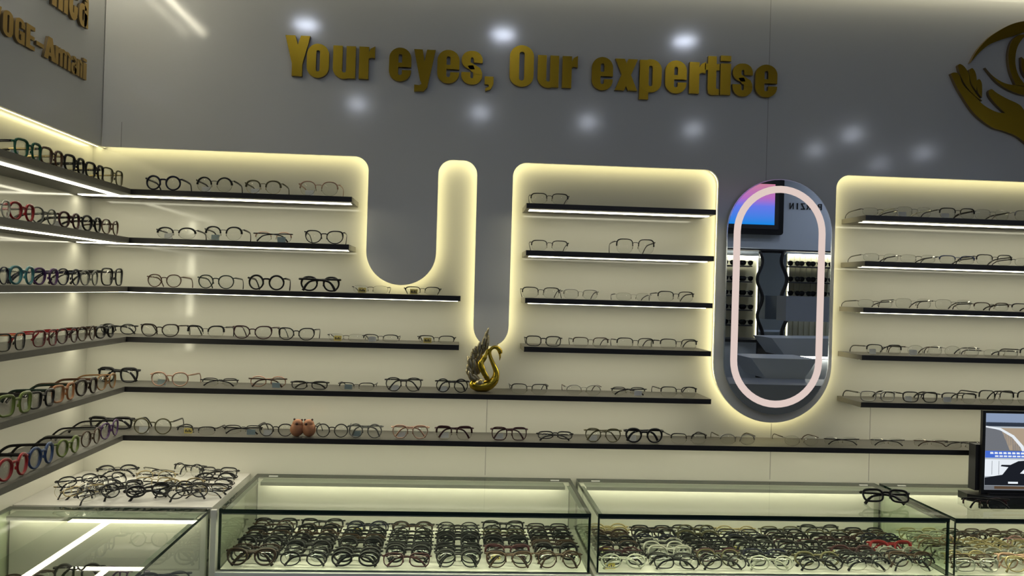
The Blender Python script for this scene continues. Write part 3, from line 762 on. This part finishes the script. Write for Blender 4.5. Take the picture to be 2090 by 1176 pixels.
# ------------------------------------------------------------------ loose spectacles on the white corner counter
HEAP = [ # px, py of the base, shape, style, colour, rotation, tilt back, words
 (165,1000,'oval','full','black',.8,-.7,'at the left end of the heap, far side'),
 (178,1018,'narrow','full','gold',.75,-.8,'near the left end, lenses facing left'),
 (150,1024,'round','rimless','gold',.2,-.5,'leftmost, nearest the counter front'),
 (238,978,'oval','brow','black',.25,-.6,'at the back, left half'),
 (232,1000,'panto','full','black',1.0,-.8,'behind the striped bundle, left half'),
 (212,1012,'rectangular','half','gunmetal',1.0,-.8,'at the middle of the left bundle'),
 (205,1026,'rectangular','half','black',1.1,-.8,'at the front of the left bundle'),
 (256,1008,'narrow','full','gunmetal',.8,-.8,'between left bundle and gold pairs'),
 (253,1022,'panto','full','black',.7,-.7,'standing at the front, left of centre'),
 (318,975,'narrow','rimless','gunmetal',-.5,0,'at the back with one arm raised'),
 (315,990,'oval','half','gold',.05,-.6,'upper of the two gold pairs'),
 (312,1004,'rectangular','half','gold',0,-.7,'lower of the two gold pairs'),
 (306,1022,'oval','thick','black',.6,-.8,'thick, front of the gold pairs'),
 (384,976,'round','half','black',-.3,0,'at the back with arched arms'),
 (352,1020,'panto','full','black',.3,-.4,'front centre beside thick ones'),
 (374,1008,'oval','full','gold',.35,-.7,'pale, middle of the right bundle'),
 (384,1026,'panto','full','gunmetal',.4,-.7,'front of the right bundle'),
 (442,982,'rectangular','full','gunmetal',-.05,-.5,'at the back right corner'),
 (438,994,'oval','brow','black',.1,-.8,'second from back on the right'),
 (430,1003,'narrow','half','black',.0,-.8,'third from back on the right'),
 (422,1012,'narrow','full','black',-.1,-.8,'fourth from back on the right'),
 (412,1021,'oval','rimless','gold',.05,-.8,'nearest the front on the right')]
for i, (px, py, sh, st, col, rz, rx, wds) in enumerate(HEAP):
    x, y = atZ(px, py, ZC)
    spectacles('%s %s%s glasses in the counter heap, %s' % (col, SDESC[st], sh, wds), 'loose spectacles on the white corner counter', (x, min(y, 2.79), ZC+.0005), rz, sh, st, col, 'black' if col == 'gold' else None,
               'folded', 1.0, None, rx=rx)
x, y = atZ(1812, 1034, ZC)
spectacles('black chunky rectangular glasses lying on top of the middle glass case', None, (x, y, ZC+.0005), -.10, 'rectangular', 'thick', 'black', None, 'folded', 1.15, rx=-.55)
x, y = atZ(2012, 1046, ZC)
spectacles('wine thin oval glasses lying in front of the tabletop screen', None, (x, y, ZC+.0005), PI-.06, 'oval', 'half', 'wine', 'black', 'folded', 1.15, rx=.5)

# ------------------------------------------------------------------ swan
sx, sz = at(985, 798, 2.735)
SW = thing('swan_figurine', 'golden swan figurine with silvery feathered wing on the fifth shelf', 'figurine', (sx, 2.735, ZS[4]+.0003))
SGOLD = mat('swan_gold', (.55, .38, .04), .18, metal=1)
SSIL = mat('swan_wing_silver', (.42, .36, .22), .3, metal=1, noise=.5, nscale=160, bump=.6)
K = 2.735/F/6.53
def q(x, y, yy=0): return ((x-690)*K, yy, (1022-y)*K)
b = MB()
# bowl-shaped body sweeping up into neck
bp = [q(545, 885), q(560, 930), (q(640, 955)[0], 0, .0165), q(720, 950), q(790, 920), q(840, 870), q(862, 810), q(862, 750), q(838, 690), q(805, 620), q(780, 560), q(768, 500), q(785, 455), q(830, 428), q(875, 440), q(905, 475), q(912, 510)]
br = [.004, .0125, .0165, .0165, .0145, .0125, .010, .0085, .007, .006, .0055, .0052, .005, .005, .006, .0072, .006]
bp = catmull(bp, 4, False); brs = []
for i in range(len(br)-1):
    for k in range(4): brs.append(br[i]+(br[i+1]-br[i])*k/4)
brs.append(br[-1])
b.tube(bp, [x*1.12 for x in brs], 14, sq=(1.0, .95), up=(0, 1, 0))
b.obj('body', SGOLD, SW)
b = MB(); b.tube([q(905, 500), q(910, 560), q(905, 605)], [.0045, .0028, .0006], 8); b.obj('beak', SGOLD, SW)
b = MB(); b.tube([q(870, 430), q(868, 395), q(880, 375)], [.0016, .0012, .0016], 6); b.obj('crest', SSIL, SW)
b = MB()
b.tube(catmull([q(790, 900, -.004), q(730, 820, -.008), q(680, 730, -.010), q(655, 650, -.010), q(690, 590, -.008), q(725, 520, -.006), q(745, 450, -.003)], 4, False),
       [.004]*3+[.0075]*5+[.009]*6+[.007]*5+[.0045]*4+[.003]*2, 10, sq=(1.15, .6)); b.obj('wing_arm', SGOLD, SW)
b = MB(); rnd = random.Random(3)
def leaf(x, y, L, wd, ang, yy):
    c = q(x, y, yy); b.ball(c, wd*K, .0035, L*K, 0, 8, 6, Matrix.Rotation(math.radians(ang), 3, 'Y'))
for (x, y, L, wd, ang) in [(525,820,75,34,-20),(510,740,80,34,-25),(515,650,80,34,-20),(545,570,80,32,-8),(585,500,85,32,0),(630,440,85,30,5),(690,370,90,30,8),(715,300,85,26,5),(735,220,55,14,12),
    (560,850,60,32,-50),(580,760,85,36,-15),(575,670,85,34,-10),(610,590,85,34,0),(640,520,85,34,8),(690,450,85,32,12),(735,400,90,22,8),(600,840,60,34,-50),(620,720,80,30,-10),(650,600,80,30,5),(490,780,50,24,-30),(500,600,50,22,-30),(560,490,45,20,-25),(745,330,70,16,4)]:
    leaf(x, y, L, wd, ang, .002+rnd.uniform(-.006, .006))
b.obj('wing_feathers', SSIL, SW)
b = MB(); b.ball(q(650, 905, -.003), .016, .015, .012, 0, 14, 8); b.obj('flower_ornament', SSIL, SW)
# ------------------------------------------------------------------ two bear figurines
BR = mat('orange_brown_plush', (.40, .175, .085), .7, noise=.12, nscale=60, bump=.3)
BD = mat('dark_brown_plush', (.05, .012, .005), .6)
for nm, px, lab, tilt, ex, fx in (('l', 604, 'orange-brown plump toy bear, left one of the touching pair on lowest shelf', .10, -.004, -.003), ('r', 631, 'orange-brown plump toy bear, right one of the touching pair on lowest shelf', -.06, .004, -.004)):
    x, z = at(px, 880, 2.69)
    t = thing('bear_figurine', lab, 'figurine', (x, 2.694, ZS[5]+.0003), tilt*2, 'pair of toy bears', ry=tilt)
    b = MB(); b.ball((0, 0, .0235), .0212, .020, .0235, 0, 20, 14); b.ball((0, -.001, .040), .0165, .015, .0145, 0, 18, 12); b.obj('body', BR, t)
    for s_ in (-1, 1):
        b = MB(); b.ball((s_*.0115, -.001, .0525), .0034, .0028, .0036, 0, 10, 8); b.obj('ear', BD, t)
    b = MB(); b.ball((fx, -.0145, .041), .0048, .003, .0045, 0, 10, 8); b.obj('muzzle', BD, t)
    b = MB(); b.ball((fx+.0015, -.0172, .029), .0018, .0015, .0015, 0, 8, 6); b.obj('button', BD, t)

# ------------------------------------------------------------------ tabletop screen on the right case
SC = thing('tabletop_screen', 'black tabletop screen at right edge showing a bright shop interior', 'screen', (0, 2.60, 0))
x0, zt = at(2001, 838, 2.60); zb = at(2007, 1003, 2.60)[1]
x0 = (at(2001, 838, 2.60)[0]+at(2008, 1003, 2.60)[0])/2
x1 = x0+.34
zb0 = at(2010, 1031, 2.57)[1]
b = MB(); b.box(x0, x1, 0, .012, zb-.055, zt); b.obj('bezel', BLACK, SC)
sx0 = x0+.010; sx1 = x1-.01; szt = zt-.008; szb = zb+.005
SE = lambda n, c, s_=1.0: emis('screen_'+n, c, s_)
cols = {'sky': (.25, .32, .46), 'dark': (.03, .04, .06), 'pale': (.45, .50, .55), 'white': (.80, .85, .90), 'tan': (.42, .33, .24), 'blue': (.06, .15, .62), 'black': (.012, .014, .02), 'brown': (.10, .06, .035), 'grey': (.16, .17, .19)}
cm = list(cols); SM = [SE(n, cols[n]) for n in cm]; b = MB()
w_, h_ = sx1-sx0, szt-szb
def sp(pts, c, l): b.poly([(sx0+w_*u, szb+h_*v) for u, v in pts], -.0004-.0002*l, -.0002*l, cm.index(c))
sp(R_(0, 1, 0, 1), 'pale', 0); sp(R_(0, 1, .88, 1), 'sky', 1); sp(R_(0, 1, .83, .885), 'dark', 1)
sp([(0, .50), (.42, .50), (.36, .62), (.22, .75), (0, .83)], 'grey', 1); sp([(.25, .52), (1, .52), (1, .81), (.15, .81)], 'tan', 1)
sp([(0, .815), (.14, .785), (.27, .69), (.36, .56), (.38, .50), (.41, .50), (.39, .58), (.29, .715), (.15, .81), (0, .835)], 'white', 2)
sp(R_(0, 1, .42, .51), 'blue', 3)
for i in range(9): sp([(.05+i*.045, .47), (.085+i*.045, .47), (.08+i*.045, .495), (.05+i*.045, .495)], 'white', 4)
for i in range(7): sp([(.10+i*.045, .432), (.135+i*.045, .432), (.135+i*.045, .452), (.10+i*.045, .452)], 'white', 4)
sp(R_(0, .7, .18, .40), 'white', 3)
for u in (.07, .14): sp(R_(u, u+.004, .2, .38), 'grey', 4)
sp([(0, .16), (.18, .20), (.24, .30), (.16, .31), (.17, .33), (.26, .33), (.34, .38), (.5, .40), (.8, .38), (1, .3), (1, .06), (0, .06)], 'black', 5)
sp([(.36, .22), (.42, .30), (.6, .30), (.6, .2)], 'white', 6); sp(R_(.24, .34, .085, .11), 'white', 6); sp(R_(0, 1, 0, .055), 'grey', 4); sp(R_(.1, 1, .015, .05), 'brown', 5)
b.obj('screen_image', SM, SC)
b = MB(); b.box(x0-.012, x1-.02, .014, .05, ZC+.03, at(1995, 905, 2.64)[1]); b.obj('rear_housing', BLACKM, SC)
b = MB(); b.poly([(x0-.045, .05), (x0-.045, 0.0), (x0-.004, -.045), (x1, -.045), (x1, .05)], ZC+.0004, ZC+.022, 0, 0, 'Z'); b.obj('base', BLACK, SC)
b = MB(); b.box(x0+.02, x1-.03, -.012, -.0002, ZC+.022, zb-.004); b.obj('lower_bar', BLACKM, SC)

# ------------------------------------------------------------------ ceiling downlights
SP = [(330, 45), (625, 52), (1027, 72), (1397, 85), (730, 213), (980, 230), (1200, 250), (1415, 265), (1740, 275), (1665, 307), (1885, 313), (1795, 335)]
for i, (px, py) in enumerate(SP):
    d = _R*(px-1045) - _U*(py-588) + _f*F
    tt = (2.942-CAM_H)/d.z; X, Y = d.x*tt, 2*PY-d.y*tt
    if Y < -3.1: Y = -3.1
    t = thing('downlight', 'round recessed ceiling downlight behind the viewer, %s of twelve' % NTH[i], 'lamp', (X, Y, 2.95), group='ceiling downlights')
    b = MB(); n = 20; b.tube([(0, 0, -.004), (0, 0, 0)], .072, 20, up=(0, 1, 0)); b.obj('trim_ring', GREYM, t)
    b = MB(); b.tube([(0, 0, -.007), (0, 0, -.0045)], .058, 20, up=(0, 1, 0)); b.obj('lamp_face', SPOT if py < 100 else SPOT2, t)

# ------------------------------------------------------------------ far side of the shop (seen in the oval mirror)
MY = 2*2.7745
def mr(px, py, Y): return at(px, py, MY-Y)
CREAM = mat('cream_display_back', (.62, .60, .44), .5, noise=.02, nscale=3)
DGREY = mat('dark_grey_lacquer', (.30, .32, .35), .35)
MGREY = mat('mid_grey_lacquer', (.58, .62, .66), .4)
LEDR2 = emis('far_side_led', (1, .96, .78), 6)
LEDR = emis('far_led', (1, .96, .78), 16)
Y0 = -3.2
t = thing('wall_television', 'big black-framed television high on the far wall, blue and pink screen', 'television', (0, Y0, 0))
xr, zb_ = mr(1599, 480, -3.1); xl = xr-1.05; ztt = zb_+.62
b = MB(); b.poly(pill(xl, xr, zb_, ztt, .03), .03, .09); b.obj('outer_frame', BLACK, t)
b = MB(); i_ = .055; b.poly([(xl+i_, zb_+i_), (xr-i_, zb_+i_), (xr-i_, ztt-i_), (xl+i_, ztt-i_)], .091, .100); b.obj('inner_bezel', BLACKM, t)
sm = bpy.data.materials.new('television_picture'); sm.use_nodes = True; nt = sm.node_tree; nt.nodes.clear()
o_ = nt.nodes.new('ShaderNodeOutputMaterial'); e_ = nt.nodes.new('ShaderNodeEmission'); r_ = nt.nodes.new('ShaderNodeValToRGB'); g_ = nt.nodes.new('ShaderNodeTexCoord'); s__ = nt.nodes.new('ShaderNodeSeparateXYZ')
nt.links.new(g_.outputs['Generated'], s__.inputs[0]); nt.links.new(s__.outputs['Z'], r_.inputs[0]); nt.links.new(r_.outputs[0], e_.inputs[0]); nt.links.new(e_.outputs[0], o_.inputs[0])
r_.color_ramp.elements[0].color = (.01, .28, .85, 1); r_.color_ramp.elements[1].color = (.7, .25, .35, 1); el = r_.color_ramp.elements.new(.45); el.color = (.16, .22, .9, 1); el = r_.color_ramp.elements.new(.65); el.color = (.55, .18, .6, 1)
b = MB(); i_ = .10; b.box(xl+i_, xr-i_, .1005, .103, zb_+i_, ztt-i_); b.obj('screen', sm, t)
pt = thing('wall_lettering', 'small dark letters on the far wall beside the television', 'sign', (0, Y0, 0))
xs = [mr(p, 422, Y0)[0] for p in (1677, 1608)]
zz = mr(1640, 428, Y0)[1]; ls = 'PARZIN'; cw = (xs[0]-xs[1])/6
for i, c in enumerate(ls):
    g, _ = glyph(c); wl = cw*(.72 if c != 'I' else .2)
    xa = xs[0]-i*cw-(0 if c != 'I' else cw*.25)
    letter(c, xa, xa-wl, zz, .065, .010, .0, [BLACK, BLACK], pt)
def rbox(name, lab, cat, p0, p1, Y, dpt, m, grp=None):
    (xa, za), (xb, zb2) = mr(*p0, Y), mr(*p1, Y)
    b = MB(); b.box(min(xa, xb), max(xa, xb), Y-dpt, Y, min(za, zb2), max(za, zb2)); return tag(b.obj(name, m), lab, cat, grp)
rbox('canopy_beam', 'long black beam above the far wall display', 'beam', (1400, 503), (1760, 518), -2.95, .2, BLACKM)
def far_unit(x0p, x1p, name, lab, ys, xs_, nn, slats, lbl):
    xa, za = mr(x0p, 518, -3.1); xb, zb2 = mr(x1p, 690, -3.1)
    t = thing(name, lab, 'display wall', (0, -3.1, 0))
    b = MB(); b.box(xa, xb, -.09, 0, zb2, za); b.obj('back_board', CREAM, t)
    if slats:
        b = MB(); n = 14
        for i in range(n): b.box(xa+(xb-xa)*(i+.3)/n, xa+(xb-xa)*(i+.5)/n, .0005, .012, zb2, za)
        b.obj('slats', CREAM, t)
    b = MB(); b.box(xa, xb, .03, .05, za-.02, za-.005); b.obj('led_strip', LEDR, t)
    for xx in (xa+.01, xb-.02):
        b = MB(); b.box(xx, xx+.006, .001, .010, zb2, za); b.obj('led_strip', LEDR2, t)  # upright strips on both edges, all but one added to brighten the far side
    k = 0
    for j, yp in enumerate(ys):
        (xc, zc), (xd, _) = mr(xs_[0], yp, -3.0), mr(xs_[1], yp, -3.0)
        b = MB(); b.box(xc, xd, .013, .14, zc-.012, zc); b.obj('shelf', BLACKM, t)
        for i in range(nn):
            k += 1
            spectacles('dark sunglasses on the %s, %s pair on %s shelf' % (lbl, NTH[i], ORD[j]), 'sunglasses on the far wall',
                       (xc+(xd-xc)*(i+.5)/nn, -3.1+.11, zc+.001), PI, 'aviator', 'thick', 'black', None, 'folded', 1.05, dark=True, cat='sunglasses')
far_unit(1400, 1545, 'far_display', 'cream lit display wall with five short dark shelves, far side', (541, 573, 602, 631, 662), (1478, 1533), 3, False, 'far cream display')
far_unit(1607, 1760, 'far_display', 'slatted pale display wall with glass shelves, far side', (543, 575, 604), (1608, 1700), 4, True, 'far slatted display')
rbox('far_cabinet', 'black open cabinet in front of the slatted far display', 'cabinet', (1605, 604), (1700, 658), -2.55, .25, DGREY)
t = thing('wavy_mirror', 'tall mirror with a wavy black frame on the far wall', 'mirror', (0, -2.95, 0))
for s_, ph in ((-1, 0), (1, PI)):
    pts = []
    for i in range(33):
        yp = 514+(694-514)*i/32
        pts.append((1576+s_*25+5.5*math.sin(i/32*2*PI*2.4+(0 if s_ < 0 else PI)), yp))
    b = MB(); b.tube([(mr(a, c, -2.95)[0], 0, mr(a, c, -2.95)[1]) for a, c in pts], .016, 8); b.obj('frame_side', BLACK, t)
(xa, za), (xb, zb2) = mr(1552, 516, -2.96), mr(1600, 692, -2.96)
b = MB(); b.box(xa, xb, -.02, -.008, zb2, za); b.obj('mirror_glass', mat('tinted_mirror', (.62, .68, .74), .02, metal=1), t)
b = MB(); b.box(xa, xb, -.06, -.021, 0, za+.03); b.obj('backing', BLACKM, t)
def desk(lab, Y, top, bot, dpt=.5):
    t = thing('service_desk', lab, 'desk', (0, Y, 0))
    P = [mr(*top[0], Y), mr(*top[1], Y), mr(*bot[1], Y), mr(*bot[0], Y)]
    b = MB(); b.poly(P, -dpt, 0); b.obj('front_block', MGREY, t)
    zb3 = min(p[1] for p in P); x_a = P[3][0]+.03; x_b = P[2][0]-.03
    b = MB(); b.box(x_a, x_b, -dpt+.05, -.06, 0, zb3-.03); b.obj('plinth', DGREY, t)
    b = MB(); b.box(x_a, x_b, -.05, -.02, zb3-.018, zb3-.001); b.obj('led_strip', LEDR, t)
desk('grey tapered service desk with light under it, farther one', -2.1, ((1575, 690), (1760, 692)), ((1603, 727), (1760, 728)))
desk('grey tapered service desk with light under it, nearer one', -1.1, ((1533, 731), (1668, 734)), ((1563, 773), (1640, 776)))
rbox('far_counter', 'black counter slab below the cream far display', 'counter', (1400, 690), (1568, 700), -2.6, .25, BLACKM)
rbox('low_cabinet', 'low dark cabinet in the middle of the shop', 'cabinet', (1470, 783), (1760, 900), -.6, .5, DGREY)
